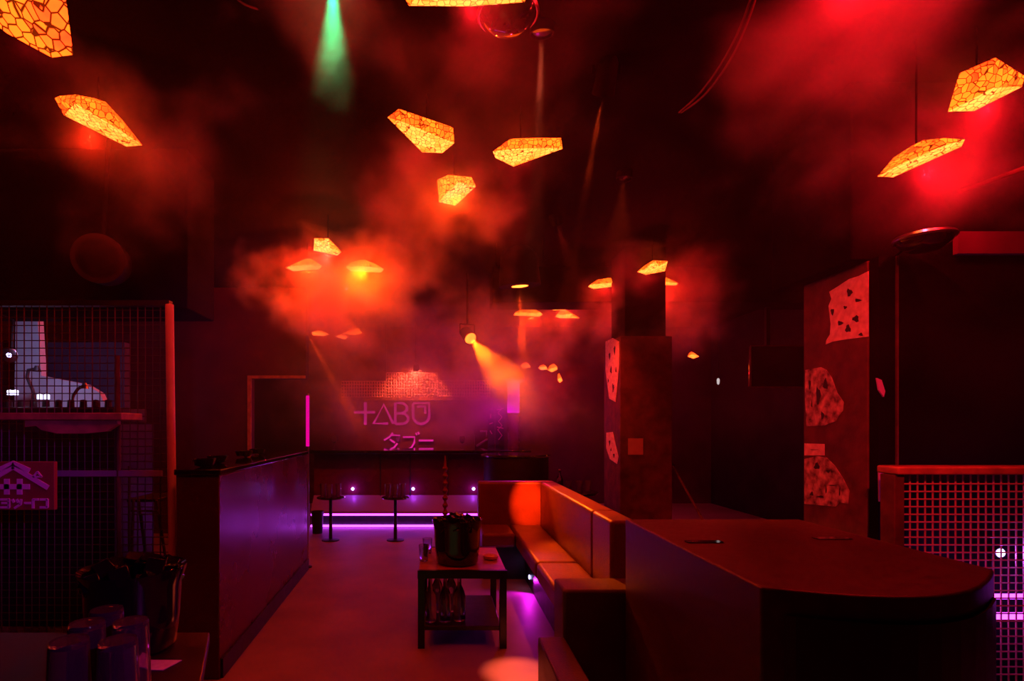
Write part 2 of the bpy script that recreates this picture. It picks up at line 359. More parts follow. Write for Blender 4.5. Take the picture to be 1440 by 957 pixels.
# ------------------------------------------------------------------ spotlights
def can(loc, tgt, r, length, label, lens=E_lens, col=AMB, power=60, angle=22, ring=False, blend=0.5, lr=0.9):
    loc = Vector(loc); d = (Vector(tgt) - loc).normalized()
    t = thing('spotlight', loc, label, 'spotlight')
    b = MB().lathe([(r * 0.55, -length), (r * 0.9, -length * 0.8), (r, -length * 0.3), (r * 1.05, 0.0), (r * 0.93, 0.0), (r * 0.9, -0.01)], 24, loc, axis=d)
    b.build('housing', M['matte'], t, smooth=True)
    MB().lathe([(0.0, -0.008 + (0.012 if lr < 0.9 else 0)), (r * lr * 0.6, -0.004 + (0.012 if lr < 0.9 else 0)), (r * lr, -0.008 + (0.01 if lr < 0.9 else 0))], 24, loc, axis=d).build('lens', lens, t, smooth=True)
    if lr < 0.9: MB().lathe([(r * lr, -0.002), (r * 0.98, -0.002)], 24, loc, axis=d).build('front_plate', M['matte'], t)
    if ring: MB().lathe([(r * 0.25, -0.002), (r * 0.45, -0.002)], 20, loc, axis=d).build('lens_ring', M['black'], t)
    side = d.cross(Vector((0, 0, 1))).normalized() * r * 1.25
    m = loc - d * length * 0.5
    MB().tube([m + side, m + side + Vector((0, 0, r * 1.6)), m - side + Vector((0, 0, r * 1.6)), m - side], 0.008, 6).build('bracket', M['matte'], t)
    MB().tube([m + Vector((0, 0, r * 1.6)), Vector((m.x, m.y, ZC))], 0.012, 8).build('mount_stem', M['matte'], t)
    spot_light(loc + d * 0.015, tgt, col, power, angle, blend)
    return t

can(W(662, 476, 5.9), W(800, 645, 4.2), 0.07, 0.22, 'round spotlight glaring yellow above the right end of the bar', power=1100, angle=28, col=(1.0, 0.10, 0.002))
can(W(431, 467, 6.9), W(500, 590, 7.4), 0.055, 0.22, 'spotlight with ringed lens aimed down at the back wall', power=500, angle=9, ring=True)
bc = W(731, 402, 4.9)
can(bc, bc + Vector((0.06, 0.1, -1)), 0.18, 0.34, 'fat black spotlight hanging with its glowing mouth downward', power=500, angle=12, lr=0.42)
# sofa key lights, both mounted on the ceiling
can((0.78, 2.6, 2.9), (0.80, 4.9, 0.62), 0.05, 0.16, 'small black ceiling spotlight aimed at the sofa corner', power=4200, angle=7.0, lens=M['gloss'], blend=0.9)
can((1.22, 3.6, 2.95), (1.02, 3.6, 0.8), 0.05, 0.16, 'small black ceiling spotlight over the long sofa back', power=150, angle=34, lens=M['gloss'], blend=0.8)
can((0.43, 2.30, 2.97), (0.41, 2.86, 0), 0.05, 0.16, 'small black ceiling spotlight over the bright patch of floor', power=1300, angle=8.5, lens=M['gloss'], col=(1, 0.12, 0.05), blend=0.9)
can((-0.40, 2.0, 2.97), (-0.39, 2.05, 0), 0.05, 0.12, 'green-lit spotlight above the top edge with a green beam', lens=E_green, col=(0.0, 1.0, 0.30), power=200, angle=28, blend=1.0)

# round black dome whose rim catches light near the top
def dome(c, r, label, hold=None):
    t = thing('ceiling_speaker', c, label, 'speaker')
    MB().lathe([(0.0, -r * 0.55), (r * 0.5, -r * 0.5), (r * 0.85, -r * 0.25), (r, 0), (r * 0.97, r * 0.08), (r * 0.4, r * 0.3), (0.0, r * 0.32)], 32, c).build('dome', M['gloss'], t, smooth=True)
    MB().lathe([(r * 1.0, -0.008), (r * 1.06, 0.0), (r * 1.0, 0.012)], 32, c).build('rim', M['steel'], t, smooth=True)
    MB().tube([Vector(c) + Vector((0, 0, r * 0.3)), hold or (c[0], c[1], ZC)], 0.006, 8).build('mount_stem', M['matte'], t)
dome(W(714, 20, 2.1), 0.115, 'black dome speaker under the top edge with glinting rim')
dome(W(1300, 335, 2.45), 0.11, 'black dome speaker above the torn-poster pillar', (W(1300, 0, 2.45).x, 2.62, 2.115))

# round-faced speaker upper left
c = W(138, 363, 2.9); t = thing('wall_speaker', c, 'round-faced black speaker hanging above the caged booth', 'speaker')
ax = Vector((0.35, -1, -0.15)).normalized()
MB().lathe([(0.10, -0.22), (0.125, -0.2), (0.13, 0.0), (0.105, 0.0)], 32, c, axis=ax).build('housing', M['black'], t, smooth=True)
MB().lathe([(0.0, -0.02), (0.04, -0.012), (0.105, 0.0)], 32, c, axis=ax).build('speaker_cone', mat('red_cone', (0.85, 0.2, 0.2), 0.6), t, smooth=True)
MB().tube([c - ax * 0.1 + Vector((0, 0, 0.1)), (c.x, c.y + 0.1, ZC)], 0.012, 8).build('mount_stem', M['matte'], t)

# cables
def cable(pts, r, label):
    ps = [W(*p) for p in pts]; out = []
    for i in range(len(ps) - 1):
        p0 = ps[max(0, i - 1)]; p1 = ps[i]; p2 = ps[i + 1]; p3 = ps[min(len(ps) - 1, i + 2)]
        for k in range(6):
            u = k / 6
            out.append(0.5 * ((2 * p1) + (p2 - p0) * u + (2 * p0 - 5 * p1 + 4 * p2 - p3) * u * u + (3 * p1 - p0 - 3 * p2 + p3) * u ** 3))
    out.append(ps[-1])
    tag(MB().tube(out, r, 6).build('ceiling_cable', M['brick']), label, 'cable')
cable([(300, -60, 2.0), (335, 0, 2.1), (385, 20, 2.3), (422, 45, 2.5), (410, 70, 2.6), (365, 97, 2.75), (290, 106, 2.75)], 0.004, 'thin cable looping below the ceiling left of the green beam')
cable([(1070, -60, 2.0), (1050, 15, 2.1), (1020, 80, 2.3), (985, 130, 2.6), (955, 158, 2.9)], 0.005, 'left of two slack cables hanging in the dark, upper right of centre')
cable([(1078, -60, 2.0), (1056, 18, 2.1), (1027, 84, 2.3), (990, 134, 2.6), (958, 158, 2.9)], 0.005, 'right of two slack cables hanging in the dark, upper right of centre')
p0, p1 = W(1270, 298, 2.9), W(1500, 215, 2.3)
tag(MB().tube([p0, p1], 0.012, 8).build('ceiling_conduit', M['brick']), 'straight pipe running under the ceiling at the right edge', 'pipe')
a = W(487, 406, 5.4)
t = thing('indicator_light', a, 'tiny pale light glinting inside the thick orange smoke', 'light')
MB().lathe([(0, -0.012), (0.012, -0.008), (0.014, 0.004), (0, 0.012)], 12, a).build('lamp_glass', emis('pale_led', (3, 2.4, 1.6), 1.5), t)
MB().tube([a, (a.x, a.y, ZC)], 0.004, 6).build('cord', M['matte'], t)

# ------------------------------------------------------------------ back bar
def bar():
    y = 6.96; x0, x1 = W(437, 0, y).x, W(700, 0, y).x + 0.4
    t = thing('bar_counter', (0, y, 0), 'long dark bar with two purple light strips along its foot', 'bar')
    MB().box(x0, x1, y + 0.18, y + 0.65, 0.0, 0.96).build('counter_body', M['panel'], t)
    MB().box(x0 - 0.02, x1 + 0.02, y - 0.06, y + 0.75, 0.96, 1.0).build('worktop', M['wood'] if False else M['gloss'], t, bevel=0.006)
    MB().prism([(x0, y, 0.19), (x0, y + 0.178, 0.19), (x0, y + 0.178, 0.40), (x0, y, 0.215)], (x1 - x0, 0, 0)).build('foot_ledge', mat('plum_laminate', (0.35, 0.22, 0.38), 0.35), t)
    MB().box(x0, x1, y + 0.03, y + 0.178, 0.0, 0.178).build('plinth', M['black'], t)
    for n, z in enumerate((0.168, 0.025)):
        MB().box(x0, x1, y + 0.005 - 0.02 * n, y + 0.028, z - 0.010, z + 0.012).build('light_strip', E_purple, t)
    # vertical panel joints of the front
    for px in (535, 577, 630):
        x = W(px, 0, y + .17).x
        MB().box(x - 0.006, x + 0.006, y + 0.17, y + 0.182, 0.22, 0.955).build('front_batten', M['black'], t)
    for k, px in enumerate((496, 581, 666)):
        p = W(px, 687, y + 0.16)
        l = MB().lathe([(0.0, 0.012), (0.014, 0.01), (0.02, 0.0)], 14, p, axis=(0, -1, 0)).build('spot_lens', E_white, t)
        ll = bpy.data.lights.new('bar_spot', 'POINT'); ll.energy = 0.8; ll.color = (0.42, 0.04, 1.0); ll.shadow_soft_size = 0.01
        lo = bpy.data.objects.new('bar_spot', ll); C.objects.link(lo); lo.location = p + Vector((0, -0.05, 0))
bar()

# magenta-lit column with cap, and the banners beside it
y = 7.9
t = thing('purple_lit_column', W(723, 635, y), 'tall purple-lit column, its light put in as magenta glow below a flat cap', 'column')
a, b = W(713, 578, y), W(731, 536, y)
MB().lathe([(0.09, W(0, 580, y).z), (0.09, W(0, 537, y).z)], 24, (W(722, 0, y).x, y, 0)).build('painted_light_band', E_mag, t, smooth=True)  # glowing cylinder stands for purple spotlighting on the pillar
MB().lathe([(0.085, 0.0), (0.085, W(0, 580.5, y).z)], 24, (W(722, 0, y).x, y, 0)).build('column_body', M['panel'], t, smooth=True)
MB().lathe([(0.11, W(0, 537, y).z), (0.19, W(0, 535, y).z), (0.19, W(0, 532, y).z), (0.05, W(0, 529, y).z)], 24, (W(722, 0, y).x, y, 0)).build('cap', mat('magenta_cap', (0.6, 0.1, 0.6), 0.4), t, smooth=True)
l = bpy.data.lights.new('column_glow', 'POINT'); l.energy = 10; l.color = MAG; l.shadow_soft_size = 0.02  # added lamp spreads the column's magenta light onto its surroundings
lo = bpy.data.objects.new('column_glow', l); C.objects.link(lo); lo.location = W(722, 560, y - 0.25)

def strokes(lines, y, r, m, name, parent, flat=False, d=0.006):
    mb = MB()
    for ln in lines:
        pts = [W(p[0], p[1], y) for p in ln]
        if not flat: mb.tube(pts, r, 6)
        else:
            for p, q in zip(pts[:-1], pts[1:]):
                u = (q - p).normalized(); n = Vector((-u.z, 0, u.x)) * r
                mb.prism([p - n - u * r * 0.3, q - n + u * r * 0.3, q + n + u * r * 0.3, p + n - u * r * 0.3], (0, d, 0))
    return mb.build(name, m, parent)
def Z(o, s, pts): return [(o[0] + x / s, o[1] + y_ / s) for x, y_ in pts]
O, SC = (420, 500), 3.68
yb = 9.175
t = thing('neon_sign', W(553, 600, yb), 'pink neon wall sign reading TABU above katakana on the back wall', 'sign')
arc = lambda cx, cy_, rx, ry, a0, a1, n=8: [(cx + rx * math.cos(math.radians(a0 + (a1 - a0) * k / n)), cy_ + ry * math.sin(math.radians(a0 + (a1 - a0) * k / n))) for k in range(n + 1)]
big = [
    ('letter_t', [[(287, 292), (395, 292)], [(345, 240), (345, 357)]]),
    ('letter_a', [[(462, 350), (388, 350), (440, 252), (490, 352)]]),
    ('letter_b', [[(500, 352), (500, 245)] + arc(532, 271, 28, 26, -90, 90) + [(505, 297)] + arc(535, 325, 32, 27, -90, 90) + [(500, 352)]]),
    ('letter_u', [[(592, 245), (592, 310)] + arc(634, 310, 42, 42, 180, 0) + [(676, 245), (592, 245)], [(612, 262), (655, 262), (655, 300)]]),
]
for n, ls in big: strokes([Z(O, SC, q) for q in ls], yb, 0.026, E_neon, n, t)
kat = [
    ('character_ta', [[(487, 398), (470, 420), (442, 436)], [(478, 410), (522, 412), (512, 452), (492, 476), (462, 486)], [(472, 432), (498, 450)]]),
    ('character_bu', [[(540, 420), (600, 420), (598, 450), (584, 474), (562, 486)], [(606, 398), (612, 410)], [(617, 394), (624, 406)]]),
    ('long_vowel_mark', [[(622, 438), (697, 438)]]),
]
for n, ls in kat: strokes([Z(O, SC, q) for q in ls], yb, 0.017, E_neon, n, t)

# stepped wire-mesh valance above the sign
y = 8.9
t = thing('mesh_valance', W(585, 545, y), 'stepped golden wire mesh valance above the neon sign', 'mesh screen')
def grid(mb, px0, px1, py0, py1, y, stepx, stepy, r):
    px = px0
    while px <= px1 + .01: mb.tube([W(px, py0, y), W(px, py1, y)], r, 4); px += stepx
    py = py0
    while py <= py1 + .01: mb.tube([W(px0, py, y), W(px1, py, y)], r, 4); py += stepy
for a in ((480, 543, 536, 558), (543, 617, 524, 558), (617, 690, 535, 557)):
    mb = MB(); grid(mb, *a, y, 3.6, 4.4, 0.009); mb.build('mesh_panel', mat('gold_wire', (0.9, 0.6, 0.4), 0.5), t)
MB().box(W(480, 0, y).x, W(694, 0, y).x, y, y + 0.12, W(0, 562, y).z, W(0, 558, y).z).build('rail', M['wood'], t)
for px in (480, 543, 617, 690): MB().tube([W(px, 558, y), (W(px, 0, y).x, y, ZC)], 0.008, 6).build('hanger', M['metal'], t)
can(W(585, 519, 8.5), W(585, 545, 8.9), 0.05, 0.14, 'small added spotlight washing the mesh valance from above', power=200, angle=110, col=(1, 0.10, 0.05))  # lamp added so the wire mesh glows

# banners right of the neon sign
for px0, px1, py0, py1, lab, glyphs in (
    (686, 695, 560, 626, 'narrow dark banner with small signs, next to the bar wall', [[(688, 575), (693, 575)], [(690, 582), (690, 588)], [(688, 596), (693, 594)], [(689, 605), (692, 610)]]),
    (697, 709, 560, 626, 'dark banner with pink handwritten script left of the magenta column', [[(701, 570), (706, 574), (700, 580), (706, 586), (701, 592), (706, 598), (700, 604), (706, 612), (701, 618)], [(699, 576), (708, 574)], [(699, 600), (708, 602)]])):
    y = 8.3
    t = thing('banner', W(px0, 640, y), lab, 'banner')
    MB().box(W(px0, 0, y).x, W(px1, 0, y).x, y, y + 0.02, W(0, py1, y).z, W(0, py0, y).z).build('cloth', M['black'], t)
    MB().box(W(px0, 0, y).x, W(px1, 0, y).x, y + 0.002, y + 0.018, 0, W(0, py1, y).z).build('stand', M['metal'], t)
    strokes(glyphs, y - 0.004, 0.008, mat('pink_script', (0.9, 0.3, 0.6), 0.5), 'script', t)
y = 8.8
t = thing('small_wall_sign', W(680, 612, y), 'small pale framed sign with a square mark at the end of the bar wall', 'sign')
strokes([[(675, 606), (684, 606), (684, 615), (675, 615), (675, 606)], [(670, 627), (684, 618), (690, 618)]], y, 0.02, mat('pale_violet_paint', (0.6, 0.4, 0.8), 0.5), 'mark', t)
MB().box(W(668, 0, y).x, W(692, 0, y).x, y + 0.025, Y1 - 0.002, W(0, 630, y).z, W(0, 602, y).z).build('board', M['panel'], t)

# bar clutter
def bottle(c, h, r, m, name, label, group, cap=True):
    t = thing(name, c, label, 'bottle', group)
    MB().lathe([(r * 0.9, 0), (r, h * 0.04), (r, h * 0.52), (r * 0.8, h * 0.62), (r * 0.34, h * 0.76), (r * 0.3, h * 0.94), (r * 0.36, h * 0.95), (r * 0.36, h * 0.985)], 18, c).build('bottle_body', m, t, smooth=True)
    MB().lathe([(r * 0.38, h * 0.95), (r * 0.38, h), (0, h)], 14, c).build('cap', M['steel'], t, smooth=True)
    return t
def tumbler(c, h, r, label, group, inverted=False):
    t = thing('drinking_glass', c, label, 'glass', group)
    th = r * 0.08
    pr = [(0, 0), (r * 0.82, 0), (r * 0.86, 0.004), (r, h), (r - th, h), (r * 0.84 - th, h * 0.07), (0, h * 0.07)]
    if inverted: pr = [(a, h - b) for a, b in pr]
    MB().lathe(pr, 28, c).build('glass_wall', M['glass'], t, smooth=True)
    return t

# ------------------------------------------------------------------ glossy divider on the left
a0 = Vector((-1.14, 2.78, 0)); a1 = Vector((-1.22, 4.94, 0)); b0 = Vector((W(248, 0, 2.78).x, 2.78, 0)); b1 = Vector((-1.46, 4.94, 0))
t = thing('booth_divider', a0, 'glossy dark waist-high booth divider running beside the aisle', 'divider')
MB().prism([a0, a1, b1, b0], (0, 0, 1.05)).build('panel_body', M['panel'], t, bevel=0.006)
MB().prism([a0 + Vector((0.01, -0.01, 1.052)), a1 + Vector((0.01, 0, 1.052)), b1 + Vector((0, 0, 1.052)), b0 + Vector((-0.01, -0.01, 1.052))], (0, 0, 0.03)).build('top_cap', M['gloss'], t, bevel=0.006)
MB().prism([a0 + Vector((0.012, 0.02, 0.0)), a1 + Vector((0.012, 0, 0.0)), a1 + Vector((0.002, 0, 0.0)), a0 + Vector((0.002, 0.02, 0.0))], (0, 0, 0.10)).build('kickboard', M['black'], t)
t = thing('slim_post', (-1.235, 5.01, 0), 'slim upright post with a pink highlight put in as glow at the far end of the divider', 'post')
MB().tube([(-1.235, 5.01, 0), (-1.235, 5.01, W(0, 553, 5.01).z)], 0.014, 10).build('tube', M['steel'], t, smooth=True)
MB().tube([(-1.235, 5.01, 1.12), (-1.235, 5.01, W(0, 556, 5.01).z)], 0.0155, 10).build('highlight_sleeve', emis('painted_pink_highlight', (0.85, 0.0, 0.30), 1.0), t, smooth=True)  # glow put in for the pink reflection along the post
MB().lathe([(0.04, 0), (0.04, 0.012), (0.015, 0.02)], 16, (-1.235, 5.01, 0)).build('base_plate', M['metal'], t)

# glass dishes on top of the divider
for i, (px, y, lab) in enumerate(((287, 2.95, 'upturned glass bowl nearest the front on the divider top'), (306, 3.25, 'second glass bowl from the front on the divider top'), (343, 3.9, 'third glass bowl from the front on the divider top'), (362, 4.25, 'rearmost glass bowl on the divider top'))):
    c = Vector((W(px, 0, y).x, y, 1.083))
    t = thing('glass_bowl', c, lab, 'bowl', 'bowls on the divider')
    MB().lathe([(0.02, 0), (0.05, 0.01), (0.062, 0.045), (0.056, 0.045), (0.045, 0.014), (0, 0.01)], 24, c).build('bowl_wall', M['gloss'], t, smooth=True)

# ------------------------------------------------------------------ caged booth, left
y = 3.0
px_ = W(237, 0, y).x
t = thing('cage_screen', (px_, y, 0), 'wire cage screen closing the booth behind a red-lit post', 'screen')
MB().tube([(W(245, 0, y).x, y, 0), (px_ + 0.005, y, W(0, 428, y).z)], 0.022, 12).build('end_post', M['post'], t, smooth=True)
mb = MB()
x = px_ - 0.045; k = 0
while x > -3.3:
    mb.tube([(x, y, 0.05), (x, y, 1.97)], 0.0028 if k % 3 else 0.004, 4); x -= 0.042; k += 1
z = 0.1
while z < 1.97: mb.tube([(px_, y + 0.004, z), (-3.3, y + 0.004, z)], 0.0028, 4); z += 0.042
mb.build('wire_mesh', M['darkwire'], t)
MB().box(-3.3, px_ + 0.01, y - 0.015, y + 0.025, 1.97, 2.0).build('top_rail', M['black'], t)
MB().box(-3.3, px_ - 0.03, y - 0.02, y - 0.003, W(0, 669, y).z, W(0, 661, y).z).build('middle_rail', mat('grey_rail', (0.35, 0.3, 0.4), 0.5), t)
MB().tube([(W(170, 0, y).x, y - 0.01, 0.05), (W(167, 0, y).x, y - 0.01, W(0, 500, y).z)], 0.012, 8).build('inner_post', M['brick'], t)

# red-lit ledge in front of the cage
y = 2.78
t = thing('cage_ledge', W(90, 590, y), 'red-lit shelf with curved apron fixed to the cage', 'shelf')
MB().box(W(-40, 0, y).x, W(171, 0, y).x, y, 2.975, W(0, 590, y).z, W(0, 580, y).z).build('shelf_board', M['wood'], t, bevel=0.004)
ap = [(35, 590), (165, 590), (165, 596), (150, 606), (120, 609), (80, 609), (58, 604), (50, 598), (35, 600)]
MB().prism([W(a, b + 0.2, y + 0.02) for a, b in ap], (0, 0.03, 0)).build('apron', M['wood'], t)

# crest sign on the cage
y = 2.72
t = thing('crest_sign', W(38, 682, y), 'red board with a purple roof-shaped crest and lettering below', 'sign')
MB().box(W(-40, 0, y).x, W(75, 0, y).x, y + 0.006, y + 0.03, W(0, 717, y).z, W(0, 649, y).z).build('board', M['signred'], t, bevel=0.003)
MB().tube([(W(20, 0, y).x, y + 0.03, W(0, 670, y).z), (W(20, 0, y).x, 2.98, W(0, 670, y).z)], 0.008, 6).build('mount', M['metal'], t)
strokes([[(-32, 686), (18, 656), (66, 685)], [(0, 659), (18, 651), (40, 661)]], y, 0.012, M['signmark'], 'roof_mark', t, True)
strokes([[(-6, 684), (40, 684)], [(9, 674), (9, 694)], [(27, 674), (27, 694)]], y, 0.013, M['signmark'], 'double_cross_mark', t, True)
strokes([[(46, 670), (52, 663), (58, 670), (46, 670)]], y, 0.004, M['signmark'], 'small_mark', t, True)
strokes([[(0, 702), (12, 702), (12, 713), (0, 713)], [(2, 707), (12, 707)], [(17, 702), (19, 706)], [(23, 702), (25, 706)], [(29, 702), (28, 709), (20, 714)], [(34, 707), (42, 707)], [(46, 714), (46, 702), (53, 702)], [(56, 702), (66, 702), (66, 713), (56, 713)]], y, 0.0055, M['signmark'], 'lettering', t, True)

# inside the booth: lit panel, console, gooseneck lamps
y = 4.1
t = thing('display_panel', W(60, 580, y), 'pale L-shaped panel lit blue-white behind the cage', 'panel')
MB().prism([W(22, 441, y), W(53, 449, y), W(58, 528, y), W(120, 540, y), W(140, 552, y), W(152, 578, y), W(20, 578, y)], (0, 0.06, 0)).build('panel_face', M['white'], t)
MB().tube([W(40, 578, y + 0.03), (W(40, 0, y).x, y + 0.03, 0)], 0.02, 8).build('support_pole', M['metal'], t)
l = bpy.data.lights.new('booth_light', 'SPOT'); l.energy = 11; l.color = (0.52, 0.42, 1.0); l.spot_size = 1.6; l.spot_blend = 1; l.shadow_soft_size = 0.03
lo = bpy.data.objects.new('booth_light', l); C.objects.link(lo); lo.location = W(60, 470, 3.35); aim(lo, W(60, 530, 4.1))
struct('wall_booth', MB().box(XL, W(175, 0, 4.6).x, 4.6, 4.68, 0, 2.02), mat('blue_grey_wall', (0.05, 0.05, 0.10), 0.6, vary=0.2))
y = 3.55
zc = W(0, 572, y).z
t = thing('mixing_console', W(80, 640, y), 'dark mixing console with knobs on a desk inside the cage', 'console')
MB().box(W(-30, 0, y).x, W(160, 0, y).x, y, y + 0.4, zc - 0.10, zc).build('console_body', M['black'], t, bevel=0.01)
MB().box(W(-30, 0, y).x, W(165, 0, y).x, y - 0.03, y + 0.45, 0, zc - 0.102).build('desk', M['black'], t)
for k in range(9):
    px = -5 + 18 * k
    MB().lathe([(0.022, zc), (0.02, zc + 0.05), (0, zc + 0.055)], 12, (W(px, 0, y).x, y + 0.1, 0)).build('knob', M['metal'], t, smooth=True)
for px in (56, 66, 14, 22):
    MB().lathe([(0.016, -0.0), (0.016, 0.03), (0, 0.035)], 12, W(px, 561 if px > 30 else 555, y + 0.06), ).build('button_light', emis('button_white', (2.2, 2.0, 3.0), 1.0) if px == 56 else bpy.data.materials['button_white'], t) 
for nm, pts, mm, lab in (('gooseneck_lamp', [(50, 568), (46, 548), (38, 530), (40, 520), (52, 518)], M['black'], 'dark gooseneck lamp curling over the console'),
                         ('gooseneck_lamp', [(100, 568), (103, 556), (110, 546), (119, 542)], M['steel'], 'short bright gooseneck lamp at the right of the console')):
    t = thing(nm, W(pts[0][0], 570, y + 0.15), lab, 'lamp')
    MB().tube([W(a, b, y + 0.15) for a, b in pts], 0.011, 8).build('neck', mm, t, smooth=True)
    q = W(pts[-1][0], pts[-1][1], y + 0.15)
    MB().lathe([(0.012, 0.02), (0.026, -0.02), (0.02, -0.02)], 14, q).build('lamp_shade', mm, t, smooth=True)
q = W(104, 560, y + 0.12)
q = W(13, 499, 3.5)
t = thing('clip_light', q, 'small blue-white work light glaring high at the left behind the cage', 'light')
MB().lathe([(0.02, -0.03), (0.05, 0.0), (0.045, 0.004)], 16, q, axis=(0.3, -1, -0.3)).build('housing', M['steel'], t, smooth=True)
MB().lathe([(0, 0.006), (0.03, 0.002), (0.044, 0.0)], 16, q, axis=(0.3, -1, -0.3)).build('lens', E_white, t, smooth=True)
MB().tube([q + Vector((0, 0.02, 0)), (q.x, q.y + 0.03, 2.0), (q.x, 3.3, 2.04)], 0.008, 6).build('arm', M['metal'], t)

# folding stool rods behind the cage
y = 3.2
t = thing('folding_chair', (W(200, 0, y).x, y, 0), 'thin-framed folding chair standing behind the cage', 'chair')
zs = W(0, 701, y).z
MB().box(W(178, 0, y).x, W(222, 0, y).x, y, y + 0.3, zs - 0.02, zs).build('seat', M['black'], t, bevel=0.004)
for a, b in (((182, 655), (182, 850)), ((188, 703), (180, 850)), ((195, 703), (187, 850)), ((220, 703), (220, 850))):
    MB().tube([W(*a, y - 0.008), (W(b[0], 0, y).x, y + (0.25 if b[0] > 185 else 0), 0)], 0.008, 6).build('leg', M['brick'], t)
MB().tube([W(182, 718, y - 0.008), W(222, 718, y - 0.008)], 0.006, 6).build('stretcher', M['brick'], t)

# ------------------------------------------------------------------ near left table with bucket and glasses
zt = 0.75
t = thing('side_table', (-0.95, 1.1, 0), 'dark near table holding a black bucket and upturned glasses', 'table')
MB().prism([(-1.20, 0.7, zt - 0.03), (-0.50, 0.7, zt - 0.03), (-0.50, 1.12, zt - 0.03), (-0.62, 1.45, zt - 0.03), (-1.20, 1.45, zt - 0.03)], (0, 0, 0.03)).build('tabletop', mat('black_stained_wood', (0.035, 0.012, 0.012), 0.35, vary=0.3), t, bevel=0.004)
for x, yy in ((-1.15, 0.75), (-0.56, 0.75), (-1.15, 1.40), (-0.68, 1.38)):
    MB().box(x - 0.02, x + 0.02, yy - 0.02, yy + 0.02, 0, zt - 0.032).build('leg', M['metal'], t)

def bucket(c, r, h, label, flare=1.12):
    t = thing('ice_bucket', c, label, 'ice bucket')
    prof = [(0, 0), (r * 0.80, 0), (r * 0.88, h * 0.05), (r * 0.94, h * 0.4), (r * 0.98, h * 0.8), (r * flare, h * 0.97), (r * flare, h), (r * 0.95, h * 0.96), (r * 0.9, h * 0.6), (0, h * 0.55)]
    MB().lathe(prof, 48, c).build('bucket_body', M['gloss'], t, smooth=True)
    mb = MB()
    for k in range(46):
        a = random.uniform(0, 2 * math.pi); rr = r * 0.85 * math.sqrt(random.random()); s = r * random.uniform(0.10, 0.2)
        ctr = Vector(c) + Vector((rr * math.cos(a), rr * math.sin(a), h * (0.86 + 0.16 * (1 - rr / r)) + random.uniform(-.01, .01)))
        R = Matrix.Rotation(random.uniform(0, 3), 3, Vector((random.random(), random.random(), random.random() + 0.1)).normalized())
        n = len(mb.v); mb.box(-s, s, -s, s, -s, s)
        for i in range(n, n + 8): mb.v[i] = ctr + R @ mb.v[i]
    ice = mb.build('ice', M['gloss'], t, bevel=r * 0.02, seg=1); ice['kind'] = 'stuff'
    return t
bucket(Vector((W(188, 0, 1.35).x, 1.35, zt + 0.001)), 0.112, 0.20, 'wide black ice bucket heaped full on the near left table', 1.08)
g = None
for i, (px, y_, lab) in enumerate(((97, 1.00, 'upturned tall glass, leftmost on the near table'), (122, 1.09, 'upturned tall glass, second from the left on the near table'), (150, 1.17, 'upturned tall glass behind, nearest the bucket'), (166, 1.00, 'upturned tall glass in front, below the bucket'), (184, 1.10, 'upturned tall glass, rightmost on the near table'))):
    c = Vector((W(px, 0, y_).x, y_, zt + 0.0015))
    if g is None: g = tumbler(c, 0.155, 0.038, lab, 'upturned glasses on the near table', True)
    else: copy_tree(g, c, lab)

c = Vector((W(219, 0, 1.245).x, 1.245, zt + 0.0008))  # card added to stand for a red reflection on the tabletop
tag(MB().prism([c + Vector(p) for p in ((-0.045, -0.022, 0), (0.03, -0.026, 0), (0.048, 0.026, 0), (-0.03, 0.028, 0))], (0, 0, 0.0015)).build('reflection_card', M['paper']), 'pale card added as the red reflection on the near table right of the bucket', 'reflection patch')

# ------------------------------------------------------------------ coffee table
tx0, tx1, ty0, ty1, th = -0.133, 0.384, 3.17, 3.80, 0.457
t = thing('coffee_table', ((tx0 + tx1) / 2, (ty0 + ty1) / 2, 0), 'black square-framed coffee table with lower shelf in front of the sofa', 'table')
MB().box(tx0, tx1, ty0, ty1, th - 0.03, th).build('tabletop', M['wood'], t, bevel=0.003)
MB().box(tx0 - 0.004, tx1 + 0.004, ty0 - 0.004, ty0 + 0.02, th - 0.045, th + 0.002).build('apron', M['metal'], t)
MB().box(tx0 - 0.004, tx1 + 0.004, ty1 - 0.02, ty1 + 0.004, th - 0.045, th + 0.002).build('apron', M['metal'], t)
for x in (tx0 + 0.018, tx1 - 0.018):
    for yy in (ty0 + 0.018, ty1 - 0.018):
        MB().box(x - 0.02, x + 0.02, yy - 0.02, yy + 0.02, 0, th - 0.031).build('leg', M['metal'], t, bevel=0.002)
MB().box(tx0 + 0.03, tx1 - 0.03, ty0 + 0.02, ty1 - 0.02, 0.10, 0.125).build('lower_shelf', M['black'], t, bevel=0.003)
bc = Vector((W(643, 0, 3.36).x, 3.36, th + 0.003))
bucket(bc, 0.148, 0.27, 'black ice bucket with flared rim on the coffee table', 1.05)
# beaded stem
hy = 3.66; hx = W(626, 0, hy).x
t = thing('hookah', (hx, hy, th + 0.003), 'slim hookah with banded red stem standing behind the bucket', 'hookah')
MB().lathe([(0.05, 0), (0.07, 0.03), (0.06, 0.10), (0.025, 0.16), (0.02, 0.2)], 24, (hx, hy, th + 0.003)).build('glass_base', M['gloss'], t, smooth=True)
prof = [(0.008, 0.2)]
for k in range(7):
    z = 0.24 + k * 0.05
    prof += [(0.008, z), (0.017, z + 0.01), (0.019, z + 0.022), (0.010, z + 0.036)]
prof += [(0.007, 0.60), (0.005, 0.64), (0, 0.65)]
MB().lathe(prof, 16, (hx, hy, th + 0.003)).build('stem', mat('red_lacquer', (0.25, 0.03, 0.04), 0.25), t, smooth=True)
